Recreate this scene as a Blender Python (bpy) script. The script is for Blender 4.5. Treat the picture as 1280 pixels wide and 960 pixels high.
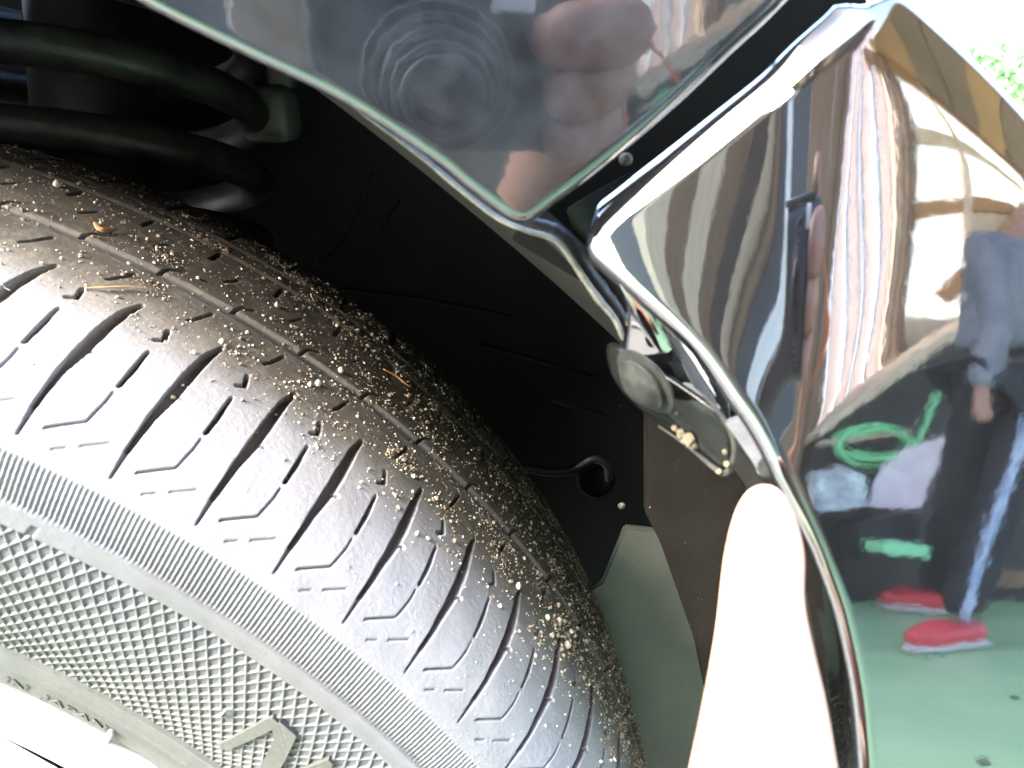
import bpy, bmesh, math, random
import numpy as np
from mathutils import Vector, Matrix
for o in list(bpy.data.objects): bpy.data.objects.remove(o)
random.seed(7); RNG=np.random.default_rng(7)
S=bpy.context.scene; COL=S.collection
# ------------------------------------------------------------------ camera, sky, sun, exposure
H=.594; PITCH=math.radians(-21.653); CO=np.array([0,0,H])
cd=bpy.data.cameras.new('camera'); cam=bpy.data.objects.new('camera',cd); COL.objects.link(cam)
cam.location=(0,0,H); cam.rotation_euler=(math.radians(90)+PITCH,0,0)
cd.sensor_width=36; cd.lens=28.125; cd.clip_start=.004; cd.clip_end=600
cd.dof.use_dof=True; cd.dof.focus_distance=.24; cd.dof.aperture_fstop=28
S.camera=cam
w=bpy.data.worlds.new("World"); S.world=w; w.use_nodes=True; nt=w.node_tree
SUN_AZ=math.atan2(-1,-.9); SUN_EL=math.radians(35)
sky=nt.nodes.new('ShaderNodeTexSky'); sky.sky_type='NISHITA'; sky.sun_disc=False
sky.sun_elevation=SUN_EL; sky.sun_rotation=SUN_AZ; sky.dust_density=3; sky.air_density=1.0
nt.links.new(sky.outputs[0],nt.nodes['Background'].inputs[0]); nt.nodes['Background'].inputs[1].default_value=.15
sl=bpy.data.lights.new('sun','SUN'); sl.energy=2.2; sl.angle=math.radians(45); sl.color=(1,.95,.88)
so=bpy.data.objects.new('sun',sl); COL.objects.link(so)
sd=Vector((math.sin(SUN_AZ)*math.cos(SUN_EL),math.cos(SUN_AZ)*math.cos(SUN_EL),math.sin(SUN_EL)))
so.rotation_euler=sd.to_track_quat('Z','Y').to_euler(); so.location=(-3,-2,5)
S.view_settings.view_transform='Standard'; S.view_settings.look='None'; S.view_settings.exposure=5.25; S.view_settings.gamma=1
S.render.engine='CYCLES'; S.cycles.max_bounces=8; S.cycles.glossy_bounces=5; S.cycles.diffuse_bounces=4
S.cycles.caustics_reflective=False; S.cycles.caustics_refractive=False; S.cycles.sample_clamp_indirect=6
# ------------------------------------------------------------------ geometry helpers
def ray(x,y):
    x=np.asarray(x,float);y=np.asarray(y,float)
    a=(x-640)/1000;b=-(y-480)/1000;c,s=math.cos(PITCH),math.sin(PITCH)
    v=np.stack([a,c-s*b,s+c*b],-1);return v/np.linalg.norm(v,axis=-1,keepdims=True)
def nrm(psi,t):
    psi=math.radians(psi);t=math.radians(t)
    return np.array([math.sin(psi)*math.cos(t),-math.cos(psi)*math.cos(t),math.sin(t)])
class Plane:
    def __init__(s,P,n):
        s.P=np.asarray(P,float);s.n=np.asarray(n,float);s.n/=np.linalg.norm(s.n)
        s.u=np.cross([0,0,1.],s.n);s.u/=np.linalg.norm(s.u);s.v=np.cross(s.n,s.u)
    def hit(s,x,y):
        d=ray(x,y);k=((s.P-CO)@s.n)/(d@s.n);return CO+d*k[...,None]
    def st(s,x,y):
        q=s.hit(x,y)-s.P;return np.stack([q@s.u,q@s.v],-1)
    def pt(s,st,w=0):
        st=np.asarray(st,float);return s.P+st[...,0:1]*s.u+st[...,1:2]*s.v+np.asarray(w)[...,None]*s.n
def YP(Y): return Plane([0,Y,H],[0,-1,0])
def at(x,y,Y): return YP(Y).hit(x,y)
def tag(o,label=None,cat=None,group=None,kind=None):
    for k,v in (('label',label),('category',cat),('group',group),('kind',kind)):
        if v: o[k]=v
    return o
def empty(name,loc,label,cat,group=None):
    o=bpy.data.objects.new(name,None);COL.objects.link(o);o.location=loc;o.empty_display_size=.02
    return tag(o,label,cat,group)
def mk(name,V,F,m,parent=None,smooth=True,mats=None,midx=None,auto=None):
    me=bpy.data.meshes.new(name);me.from_pydata([tuple(map(float,v)) for v in V],[],[tuple(map(int,f)) for f in F])
    return fin(name,me,m,parent,smooth,mats,midx,auto)
def fin(name,me,m,parent=None,smooth=True,mats=None,midx=None,auto=None):
    for q in (mats or [m]): me.materials.append(q)
    if midx is not None: me.polygons.foreach_set('material_index',midx)
    me.polygons.foreach_set('use_smooth',[smooth]*len(me.polygons));me.update()
    if auto: me.set_sharp_from_angle(angle=math.radians(auto))
    o=bpy.data.objects.new(name,me);COL.objects.link(o)
    if parent is not None:
        o.parent=parent
        q=parent;off=Vector((0,0,0))
        while q is not None: off+=Vector(q.location);q=q.parent
        o.matrix_parent_inverse=Matrix.Translation(-off)
    return o
def bmo(name,bm,m,parent=None,smooth=True,auto=None,**k):
    me=bpy.data.meshes.new(name);bm.to_mesh(me);bm.free();return fin(name,me,m,parent,smooth,auto=auto,**k)
def frame_of(n,up=(0,0,1)):
    n=np.asarray(n,float);n/=np.linalg.norm(n);u=np.cross(up,n)
    if np.linalg.norm(u)<1e-6:u=np.array([1.,0,0])
    u/=np.linalg.norm(u);return u,np.cross(n,u),n
def box_bm(c,size,R=None,bev=0,bm=None):
    bm=bm or bmesh.new();r=bmesh.ops.create_cube(bm,size=1)['verts']
    M=Matrix.Translation(Vector(c))@((R.to_4x4()) if R is not None else Matrix.Identity(4))@Matrix.Diagonal((*size,1))
    bmesh.ops.transform(bm,matrix=M,verts=r)
    if bev:
        es=list({e for v in r for e in v.link_edges});bmesh.ops.bevel(bm,geom=es,offset=bev,segments=3,affect='EDGES',profile=.5)
    return bm
def tube(P,R,n=16,caps=True,ell=1,up=(0,0,1)):
    P=np.array(P,float);R=np.broadcast_to(np.asarray(R,float),(len(P),));V=[];F=[]
    T=np.gradient(P,axis=0);T/=np.linalg.norm(T,axis=1,keepdims=True)
    u=np.cross(T[0],up);u/=np.linalg.norm(u)+1e-9
    for i,(p,t) in enumerate(zip(P,T)):
        u=u-t*(u@t);u/=np.linalg.norm(u);v=np.cross(t,u)
        for k in range(n):
            a=2*math.pi*k/n;V.append(p+R[i]*(math.cos(a)*u+ell*math.sin(a)*v))
    for i in range(len(P)-1):
        for k in range(n): F.append((i*n+k,i*n+(k+1)%n,(i+1)*n+(k+1)%n,(i+1)*n+k))
    if caps: F.append(tuple(range(n))[::-1]);F.append(tuple((len(P)-1)*n+k for k in range(n)))
    return V,F
def smoothline(P,n=8):
    P=np.array(P,float);P=np.vstack([2*P[0]-P[1],P,2*P[-1]-P[-2]]);out=[]
    for i in range(1,len(P)-2):
        t=np.linspace(0,1,n,endpoint=False)[:,None];a,b,c,d=P[i-1:i+3]
        out.append(.5*((2*b)+(c-a)*t+(2*a-5*b+4*c-d)*t**2+(3*b-a-3*c+d)*t**3))
    out.append(P[-2:-1]);return np.vstack(out)
def resample(P,n):
    P=np.array(P,float);s=np.r_[0,np.cumsum(np.linalg.norm(np.diff(P,axis=0),axis=1))];t=np.linspace(0,s[-1],n)
    return np.stack([np.interp(t,s,P[:,i]) for i in range(P.shape[1])],1)
def lathe(prof,c,ax,n=48,a0=0,a1=2*math.pi,up=(0,0,1)):
    u,v,ax=frame_of(ax,up);V=[];F=[];full=abs(a1-a0-2*math.pi)<1e-6;m=len(prof)
    nn=n if full else n+1
    for k in range(nn):
        a=a0+(a1-a0)*k/n
        for (r,h) in prof: V.append(np.asarray(c)+r*(math.cos(a)*u+math.sin(a)*v)+h*ax)
    for k in range(n):
        k2=(k+1)%nn
        for j in range(m-1): F.append((k*m+j,k2*m+j,k2*m+j+1,k*m+j+1))
    return V,F
def plate(name,pts,n,th,m,parent=None,bev=0,smooth=False,**k):
    """polygon of 3D points, extruded back along -n by th"""
    bm=bmesh.new();vs=[bm.verts.new(tuple(p)) for p in pts];f=bm.faces.new(vs)
    f.normal_update()
    if Vector(n).dot(f.normal)<0: f.normal_flip()
    r=bmesh.ops.extrude_face_region(bm,geom=[f]);
    bmesh.ops.translate(bm,vec=Vector(-np.asarray(n,float)*th),verts=[g for g in r['geom'] if isinstance(g,bmesh.types.BMVert)])
    bmesh.ops.recalc_face_normals(bm,faces=bm.faces)
    if bev: bmesh.ops.bevel(bm,geom=list(bm.edges),offset=bev,segments=2,affect='EDGES')
    return bmo(name,bm,m,parent,smooth,**k)
# ------------------------------------------------------------------ materials
def mat(name,base,rough=.5,metal=0,spec=.5,ior=1.5,coat=0,n_scale=0,n_col=None,n_amt=.5,bump=0,b_scale=200,bump2=0,b2_scale=40,transl=0,rough2=None,emis=None,stretch=None,sss=0):
    m=bpy.data.materials.new(name);m.use_nodes=True;N=m.node_tree;L=N.links;b=N.nodes['Principled BSDF']
    b.inputs['Base Color'].default_value=(*base,1);b.inputs['Roughness'].default_value=rough;b.inputs['Metallic'].default_value=metal
    b.inputs['IOR'].default_value=ior;b.inputs['Specular IOR Level'].default_value=spec;b.inputs['Coat Weight'].default_value=coat;b.inputs['Coat Roughness'].default_value=.02
    if sss: b.inputs['Subsurface Weight'].default_value=sss;b.inputs['Subsurface Radius'].default_value=(.012,.004,.002);b.inputs['Subsurface Scale'].default_value=1
    tc=N.nodes.new('ShaderNodeTexCoord');co=tc.outputs['Object']
    if stretch:
        mp=N.nodes.new('ShaderNodeMapping');mp.inputs['Scale'].default_value=stretch;L.new(co,mp.inputs[0]);co=mp.outputs[0]
    if n_scale:
        n=N.nodes.new('ShaderNodeTexNoise');n.inputs['Scale'].default_value=n_scale;n.inputs['Detail'].default_value=8;n.inputs['Roughness'].default_value=.65;L.new(co,n.inputs['Vector'])
        r=N.nodes.new('ShaderNodeValToRGB');r.color_ramp.elements[0].position=.5-.3*n_amt;r.color_ramp.elements[1].position=.5+.3*n_amt
        r.color_ramp.elements[0].color=(*base,1);r.color_ramp.elements[1].color=(*n_col,1);L.new(n.outputs[0],r.inputs[0]);L.new(r.outputs[0],b.inputs['Base Color'])
        if rough2 is not None:
            mr=N.nodes.new('ShaderNodeMapRange');mr.inputs[1].default_value=.35;mr.inputs[2].default_value=.65;mr.inputs[3].default_value=rough;mr.inputs[4].default_value=rough2;L.new(n.outputs[0],mr.inputs[0]);L.new(mr.outputs[0],b.inputs['Roughness'])
    prev=None
    for amt,sc in ((bump,b_scale),(bump2,b2_scale)):
        if amt:
            n=N.nodes.new('ShaderNodeTexNoise');n.inputs['Scale'].default_value=sc;n.inputs['Detail'].default_value=3;L.new(co,n.inputs['Vector'])
            bp=N.nodes.new('ShaderNodeBump');bp.inputs['Strength'].default_value=1;bp.inputs['Distance'].default_value=amt;L.new(n.outputs[0],bp.inputs['Height'])
            if prev: L.new(prev,bp.inputs['Normal'])
            prev=bp.outputs[0]
    if prev: L.new(prev,b.inputs['Normal'])
    if transl:
        t=N.nodes.new('ShaderNodeBsdfTranslucent');t.inputs[0].default_value=(*base,1);mx=N.nodes.new('ShaderNodeMixShader');mx.inputs[0].default_value=transl
        L.new(b.outputs[0],mx.inputs[1]);L.new(t.outputs[0],mx.inputs[2]);L.new(mx.outputs[0],N.nodes['Material Output'].inputs[0])
    if emis: b.inputs['Emission Color'].default_value=(*emis[0],1);b.inputs['Emission Strength'].default_value=emis[1]
    return m
PAINT=mat('black_paint',(.0012,.0012,.0015),.03,ior=1.8,coat=1,bump=.000007,b_scale=520,bump2=.00003,b2_scale=70,n_scale=90,n_col=(.0028,.0028,.0032),n_amt=1)
PAINTF=mat('black_paint_slate_haze',(.002,.0022,.0028),.035,ior=1.58,bump=.000006,b_scale=520,bump2=.00003,b2_scale=70,n_scale=130,n_col=(.0095,.011,.014),n_amt=.8)  # thin dust, with the slate haze of the reflections put into its colour
PAINTD=mat('dusty_black_paint',(.0006,.0009,.0007),.16,ior=1.4,spec=.14,n_scale=230,n_col=(.0042,.005,.0042),n_amt=.8,bump=.00002,b_scale=900)
BLACKP=mat('black_plastic',(.006,.006,.006),.45,n_scale=30,n_col=(.012,.013,.011),bump=.0001,b_scale=300)
LINER=mat('liner_plastic',(.0032,.0031,.0028),.6,spec=.15,n_scale=28,n_col=(.011,.0105,.009),n_amt=.9,bump=.0002,b_scale=120)
RIMM=mat('rim_silver',(.55,.55,.56),.35,metal=.2,n_scale=60,n_col=(.4,.4,.4))
GREY=mat('grey_metal',(.05,.05,.048),.5,metal=.3,n_scale=80,n_col=(.03,.028,.025),bump=.0002)
SPRING=mat('spring_coating',(.003,.003,.003),.46,spec=.3,n_scale=60,n_col=(.03,.028,.025),bump=.0002,b_scale=400)
STRIP=mat('dusty_strip',(.018,.02,.017),.65,n_scale=260,n_col=(.06,.056,.042),bump=.0002,b_scale=1500)
PALE=mat('pale_panel',(.026,.030,.026),.6,n_scale=38,n_col=(.052,.054,.046),n_amt=.9,bump=.0002,b_scale=300)
SKIN=mat('skin',(.38,.21,.15),.5,n_scale=90,n_col=(.28,.13,.085),bump=.0006,b_scale=350,sss=.25)
NAIL=mat('nail',(.75,.5,.42),.25)
CLIPM=mat('dusty_clip',(.0028,.0034,.0028),.65,spec=.12,n_scale=520,n_col=(.0125,.0135,.0115),n_amt=.6,bump=.0001,b_scale=1500)
# ------------------------------------------------------------------ bumper surface field
BP=Plane(CO+ray(740,290)*.112,nrm(-1,14))
Q=BP.st(993,590)
TG=np.linspace(-math.pi,math.pi,2001);dT=TG[1]-TG[0]
def gb(t,c,w):return np.exp(-((t-math.radians(c))/math.radians(w))**2)
KAP=0.10*gb(TG,66,7)+4.4*gb(TG,90,4)+.12*gb(TG,108,12)+1.7*gb(TG,128,6)
def integ(K):
    G=np.zeros_like(TG);g=0;gp=0
    for i in range(len(TG)): G[i]=g;gp+=(K[i]-g)*dT;g+=gp*dT
    return G
GC=integ(KAP)
L0=BP.st(1098,10);L1=BP.st(1290,222);LD=(L1-L0)/np.linalg.norm(L1-L0);LN=np.array([-LD[1],LD[0]])
if LN@(BP.st(1250,60)-L0)<0:LN=-LN
def bw(st):
    d=st-Q;r=np.hypot(d[...,0],d[...,1]);th=np.arctan2(d[...,1],d[...,0])
    w_=-np.interp(th,TG,GC)*(np.sqrt(r*r+.006**2)-.006)
    e=(st-L0)@LN;sm=.0012
    w_=w_-math.tan(math.radians(22))*sm*np.logaddexp(0,e/sm)
    return w_-.25*(d[...,1]**2+.6*d[...,0]**2)
def bsurf(x,y):
    x=np.asarray(x,float);y=np.asarray(y,float);st=BP.st(x,y);d=ray(x,y)
    for _ in range(12):
        k=(((BP.P+bw(st)[...,None]*BP.n-CO)@BP.n))/(d@BP.n);h=CO+d*k[...,None];q=h-BP.P;st=np.stack([q@BP.u,q@BP.v],-1)
    e=1e-4
    gs=(bw(st+np.array([e,0]))-bw(st-np.array([e,0])))/(2*e);gt=(bw(st+np.array([0,e]))-bw(st-np.array([0,e])))/(2*e)
    n=BP.n-gs[...,None]*BP.u-gt[...,None]*BP.v;n/=np.linalg.norm(n,axis=-1,keepdims=True)
    return BP.pt(st,bw(st)),n,st
def bref(x,y):
    p,n,_=bsurf(x,y);d=ray(x,y);return p,d-2*(d*n).sum(-1,keepdims=True)*n
def to_y(x,y,Y):
    p,r=bref(x,y);k=(Y-p[...,1])/r[...,1];return p+r*k[...,None]
def to_z(x,y,Z):
    p,r=bref(x,y);k=(Z-p[...,2])/r[...,2];return p+r*k[...,None]
def panel(name,pl,wf,sides,Ns,lip,m,parent):
    """Coons grid inside four sides (pixel polylines) lying on plane field pl/wf, plus a rolled lip swept round them.
       sides: left(A->C) , top(A->B), right(B->F), bottom(C->F) as st arrays.  lip: (radius, back depth, angle) for each boundary vertex of C->A->B->F"""
    nu,nv=Ns;A_C,A_B,B_F,C_F=[resample(s,n) for s,n in zip(sides,(nv,nu,nv,nu))]
    U=np.linspace(0,1,nu)[None,:,None];Vv=np.linspace(0,1,nv)[:,None,None]
    P=(1-Vv)*A_B[None]+Vv*C_F[None]+(1-U)*A_C[:,None]+U*B_F[:,None]-((1-U)*(1-Vv)*A_B[0]+U*(1-Vv)*A_B[-1]+(1-U)*Vv*C_F[0]+U*Vv*C_F[-1])
    V=list(pl.pt(P.reshape(-1,2),wf(P.reshape(-1,2))));F=[]
    for i in range(nv-1):
        for j in range(nu-1): F.append((i*nu+j,(i+1)*nu+j,(i+1)*nu+j+1,i*nu+j+1))
    # boundary index path C->A->B->F
    path=[i*nu for i in range(nv-1,-1,-1)]+list(range(1,nu))+[i*nu+nu-1 for i in range(1,nv)]
    st=P.reshape(-1,2)[path];t=np.gradient(st,axis=0)
    for _ in range(3): t[1:-1]=(t[:-2]+t[1:-1]*2+t[2:])/4
    t/=np.linalg.norm(t,axis=1,keepdims=True)
    o2=np.stack([-t[:,1],t[:,0]],1)
    cen=P.reshape(-1,2).mean(0)
    if ((st-cen)*o2).sum()<0:o2=-o2
    e=1e-4
    gs=(wf(st+[e,0])-wf(st-[e,0]))/(2*e);gt=(wf(st+[0,e])-wf(st-[0,e]))/(2*e)
    n3=pl.n-gs[:,None]*pl.u-gt[:,None]*pl.v;n3/=np.linalg.norm(n3,axis=1,keepdims=True)
    O=o2[:,0:1]*pl.u+o2[:,1:2]*pl.v;O=O-n3*(O*n3).sum(1,keepdims=True);O/=np.linalg.norm(O,axis=1,keepdims=True)
    base=np.array([V[i] for i in path]);frac=np.linspace(0,1,len(path));prev=path
    R,Bk,An=lip(len(path),nv,nu)
    steps=[(k/8,0) for k in range(1,9)]+[(1,.33),(1,.66),(1,1)]
    for a,b in steps:
        an=An*a;q=base+O*(R*np.sin(an))[:,None]-n3*(R*(1-np.cos(an)))[:,None]
        dirn=O*np.cos(An)[:,None]-n3*np.sin(An)[:,None];q=q+dirn*(Bk*b)[:,None]
        cur=list(range(len(V),len(V)+len(q)));V+=list(q)
        for i in range(len(path)-1): F.append((prev[i],prev[i+1],cur[i+1],cur[i]))
        prev=cur
    o=mk(name,V,F,m,parent)
    md=o.modifiers.new('thickness','SOLIDIFY');md.thickness=.0012;md.offset=-1
    bm=bmesh.new();bm.from_mesh(o.data);bmesh.ops.recalc_face_normals(bm,faces=bm.faces)
    # make the outer face look to the camera side
    f=max(bm.faces,key=lambda f:f.calc_area())
    if Vector(pl.n).dot(f.normal)<0: bmesh.ops.reverse_faces(bm,faces=bm.faces)
    bm.to_mesh(o.data);bm.free();return o
# ================================================================== THE SETTING
GREEN=mat('green_floor_paint',(.27,.47,.25),.45,n_scale=5,n_col=(.46,.64,.38),n_amt=.9,bump=.001,b_scale=30)
GROUND=mat('pale_concrete',(.33,.32,.29),.8,n_scale=1.2,n_col=(.25,.24,.21),bump=.004,b_scale=12)
def sheet(name,x0,x1,y0,y1,z,m):
    o=mk(name,[(x0,y0,z),(x1,y0,z),(x1,y1,z),(x0,y1,z)],[(0,1,2,3)],m,smooth=False);return tag(o,kind='structure')
sheet('ground',-300,300,-300,300,-.004,GROUND); sheet('floor',-14,7,-4.2,-.22,0,GREEN)
WOOD1=mat('brown_wood',(.16,.095,.055),.7,n_scale=6,n_col=(.26,.165,.10),stretch=(6,6,.7),bump=.002,b_scale=20)
WOOD2=mat('cream_plywood',(.78,.62,.46),.7,n_scale=5,n_col=(.64,.48,.33),stretch=(5,5,.7))
WOODD=mat('dark_wood',(.055,.04,.03),.7,n_scale=6,n_col=(.09,.065,.05),stretch=(6,6,.7))
ORW=mat('orange_timber',(.50,.27,.11),.7,n_scale=8,n_col=(.38,.20,.08),stretch=(5,5,.8))
SLATE=mat('slate_board',(.045,.05,.058),.6,n_scale=5,n_col=(.08,.085,.095),stretch=(5,5,.7))
WHITE=mat('white_board',(.82,.82,.83),.6,n_scale=3,n_col=(.72,.71,.72),stretch=(8,8,.3))
GREYB=mat('grey_batten',(.3,.29,.3),.7)
SHEETM=mat('translucent_sheet',(.85,.88,.88),.5,transl=.6)
W=float(to_z(1260,738,0)[1])-.08
YPSN=float(to_z(1150,800,0)[1])
print('WALL',W,'PERSON',YPSN,to_z(1150,800,0))
wall=empty('board_wall',(0,W,0),'tall timber wall of brown, cream and slate boards with pale windows, mirrored in the loose bumper','wall')
def xr(px,py=252): return float(to_y(px,py,W)[0])
def board(name,x0,x1,z0,z1,m,y=0,th=.03,par=None,label=None):
    o=bmo(name,box_bm(((x0+x1)/2,W+y-th/2,(z0+z1)/2),(abs(x1-x0)-.006,th,z1-z0),bev=.004),m,par or wall,smooth=False)
    if label: o['label']=label
    return o
xs=[(745,790,SLATE),(790,831,WOOD2),(831,860,WOODD),(860,910,WOOD1),(910,917,SLATE),(917,950,WOOD2),(950,964,WOOD1),(964,983,SLATE),(983,989,WHITE),(989,1007,SLATE),(1007,1028,WOOD1),(1028,1046,WOOD1)]
for a,b,m in xs: board('board',xr(a),xr(b),0,3.5,m)
xw=np.linspace(xr(1046),xr(1118),5)
WSH=mat('white_curtain',(.82,.73,.70),.6,transl=.45)
for i in range(4):
    board('white_strip',xw[i],xw[i+1]-.008,0,4.3,WSH,y=.01*(i%2),th=.006)
    board('batten',xw[i+1]-.014,xw[i+1]+.004,0,4.25,SLATE,y=.035,th=.012)
    if i%2: board('batten',xw[i]+.05,xw[i]+.058,0,4.25,GREYB,y=.03,th=.01)
board('board',xr(1118),xr(1128),0,3.6,WOOD2);board('post',xr(1128),xr(1140),0,3.6,WOOD1,y=.05,th=.09)
X0,X1,X2,X3=xr(1140),xr(1200),xr(1209),3.4
zz=lambda px,py: float(to_y(px,py,W)[2])
z1,z2,z3,z4=zz(1170,168),zz(1170,182),zz(1180,250),zz(1180,268);z5=zz(1170,395)
board('post',X1,X2,0,3.6,WOOD2,y=.05,th=.09)
for (a,b) in ((X0,X1),(X2,X3)):
    board('rail',a,b,z2,z1,WOOD2,y=.03,th=.06);board('rail',a,b,z4,z3,ORW,y=.03,th=.06)
    board('window_sheet',a,b,z1,3.6,SHEETM,th=.004);board('window_sheet',a,b,z3,z2,SHEETM,th=.004)
board('window_sheet',X0,X1,z5,z4,SHEETM,th=.004)
board('board',X0,X1,0,z5,WOOD2);board('board',X2,X2+.45,0,z4,WOOD2);board('board',X2+.45,X2+.9,0,z4,WOOD1);board('board',X2+.9,X3,0,z4,WOOD2)
for p in ((xr(831),3.3),):
    pass
lw=empty('side_wall',(-2.7,-1.8,0),'low side wall of brown and cream boards at the far left, mirrored in the bumper','wall')
for i in range(7):
    y0=-3.6+i*.24;bmo('board',box_bm((-2.7,y0+.12,1.45),(.03,.235,2.9),bev=.004),(WOOD1,WOOD2,WOODD,WOOD1,WOOD2)[i%5],lw,smooth=False)
# diagonal brace
a=to_y(1205,345,W+.08);b=to_y(1275,272,W+.08);d=b-a;ln=np.linalg.norm(d)
bmo('brace',box_bm((a+b)/2,(ln+.3,.05,.09),Matrix.Rotation(-math.atan2(d[2],d[0]),3,'Y'),bev=.004),ORW,wall,smooth=False)
# sloping dark screen with a bright top rail
DARKB=mat('dark_tarp',(.018,.018,.016),.6,n_scale=6,n_col=(.04,.036,.03),bump=.01,b_scale=6)
scr=empty('sloped_screen',(1,-3.1,0),'dark sloped screen with pale top rail before the boards, mirrored in bumper','screen')
Yb=W+.35
A_=to_y(1018,548,Yb);B_=to_y(1262,372,Yb);C_=B_+(B_-A_)*.5
plate('dark_board',[A_,C_,np.array([C_[0],Yb,.0]),np.array([A_[0],Yb,.0])],(0,1,0),.25,DARKB,scr)
d=C_-A_;bmo('top_rail',box_bm((A_+C_)/2+np.array([0,-.1,.022]),(np.linalg.norm(d),.34,.04),Matrix.Rotation(-math.atan2(d[2],d[0]),3,'Y'),bev=.005),WOOD2,scr,smooth=False)
# things in front of the screen
ROPE=mat('green_rope',(.28,.82,.38),.6,bump=.004,b_scale=300)
Yr=W+.5
pts=[]
for t in np.linspace(0,1,140):
    a=t*2*math.pi*3.2;rx=44+10*math.sin(3*a*.31);ry=20+6*math.cos(a*.4)
    if t>.7: rx+=18*(t-.7)/.3;ry+=10*(t-.7)/.3
    pts.append(to_y(1090+14*t+rx*math.cos(a),548+14*t+ry*math.sin(a),Yr)+np.array([0,.05*math.sin(a*1.3),0]))
pts+=[to_y(1150,545,Yr),to_y(1160,520,Yr-.05),to_y(1178,480,Yr-.1)]
V,F=tube(smoothline(pts,3),.011,8);tag(mk('rope',V,F,ROPE),'coiled bright green rope hanging on the dark screen, mirrored in the bumper','rope')
def rpoly(name,px,Y,m,th,label,cat):
    return tag(plate(name,[to_y(x,y,Y) for x,y in px],(0,1,0),th,m,bev=.004),label,cat)
PINK=mat('pink_cloth',(.88,.76,.82),.8,n_scale=9,n_col=(.74,.58,.66),bump=.02,b_scale=14)
rpoly('cloth',[(1085,633),(1100,590),(1130,560),(1182,543),(1172,580),(1150,636)],W+.56,PINK,.03,'pale pink cloth hanging under the green rope, mirrored in the bumper','cloth')
rpoly('sack',[(1020,640),(1024,590),(1050,583),(1078,592),(1086,632)],W+.6,mat('white_sack',(.85,.88,.9),.6,n_scale=10,n_col=(.2,.22,.27)),.12,'white and grey sack left of the pink cloth, mirrored in the bumper','sack')
rpoly('stick',[(1022,552),(1055,546),(1140,536),(1140,542),(1055,553),(1022,557)],W+.54,mat('stick_wood',(.6,.42,.33),.6),.03,'thin pale wooden stick through the green rope coil','stick')
rpoly('crate',[(1075,700),(1070,655),(1130,640),(1150,640),(1140,690),(1120,700)],W+.7,mat('dark_crate',(.02,.02,.025),.5),.2,'black crate on the green floor under the pink cloth, mirrored in the bumper','crate')
rpoly('tray',[(1103,682),(1105,692),(1160,697),(1162,682),(1125,679)],W+.95,mat('tray_green',(.35,.8,.45),.4),.16,'low light green tray on the floor, mirrored in the bumper','tray')
kb=rpoly('floor_beam',[(1215,735),(1400,735),(1400,712),(1225,712)],W+.4,WOOD1,.1,'low brown timber beam lying along the wall foot','beam')
# eave of planks high on the right
ev=empty('plank_eave',(3.2,-2,2.9),'high brown plank eave on posts, mirrored along the top of the bumper','eave')
for i in range(9):
    x0=1.55+i*.42;bmo('plank',box_bm((x0+.2,-1.7,2.9+.01*(i%2)),(.41,3.6,.03),bev=.003),(WOOD1 if i%3 else ORW),ev,smooth=False)
for y in (-3.35,-.2): bmo('beam',box_bm((3.4,y,2.82),(4,.1,.12),bev=.005),ORW,ev,smooth=False)
bmo('post',box_bm((5.2,-.2,1.4),(.12,.12,2.8),bev=.005),WOOD1,ev,smooth=False)
ev2=empty('sky_screen_eave',(-1,W+1,3.6),'added brown and tan plank eave above the left boards, screening sky from the bumper corner','eave')  # added eave; keeps the bright sky out of the bumper corner's reflection
for i in range(9):
    x0=-2.5+i*.4;bmo('plank',box_bm((x0+.2,W+.65,3.62+.01*(i%2)),(.39,1.5,.03),bev=.003),(WOOD1,WOOD2,WOOD1,WOODD)[i%4],ev2,smooth=False)
for y in (W+.05,W+1.35): bmo('beam',box_bm((-.7,y,3.54),(3.7,.1,.12),bev=.005),WOOD1,ev2,smooth=False)
for x in (-2.5,1.1): bmo('post',box_bm((x,W+.05,1.75),(.1,.08,3.5),bev=.005),WOOD1,ev2,smooth=False)
# ================================================================== person mirrored in the bumper
def pj(x,y,dy=0): return to_y(x,y,YPSN+dy)
def skin_obj(name,verts,edges,rad,m,parent,sub=2,root=0):
    me=bpy.data.meshes.new(name);me.from_pydata([tuple(v) for v in verts],edges,[]);o=bpy.data.objects.new(name,me);COL.objects.link(o)
    md=o.modifiers.new('s','SKIN');md.use_smooth_shade=True
    for i,r in enumerate(rad):
        sv=me.skin_vertices[0].data[i];sv.radius=(r,r) if not isinstance(r,tuple) else r;sv.use_root=(i==root)
    o.modifiers.new('d','SUBSURF').levels=sub;o.modifiers['d'].render_levels=sub
    dg=bpy.context.evaluated_depsgraph_get();me2=bpy.data.meshes.new_from_object(o.evaluated_get(dg));bpy.data.objects.remove(o)
    me2.materials.clear();return fin(name,me2,m,parent)
ps=empty('person',(0.72,-2.2,0),'standing person in grey top, black trousers and red shoes, mirrored in the bumper','person')
TROU=mat('black_trousers',(.008,.009,.012),.8,n_scale=6,n_col=(.015,.016,.019),bump=.01,b_scale=9)
TOP=mat('grey_top',(.20,.20,.22),.8,n_scale=8,n_col=(.12,.13,.16),bump=.01,b_scale=10)
SHOE=mat('red_shoe',(.62,.05,.06),.5);SOLE=mat('shoe_sole',(.5,.48,.46),.6);HAIR=mat('dark_hair',(.012,.01,.01),.5)
pel=pj(1258,452);hd=pj(1268,212)
la,ra=to_z(1166,744,.07),to_z(1193,782,.07)
sk=lambda *a:[np.array(q,float) for q in a]
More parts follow.
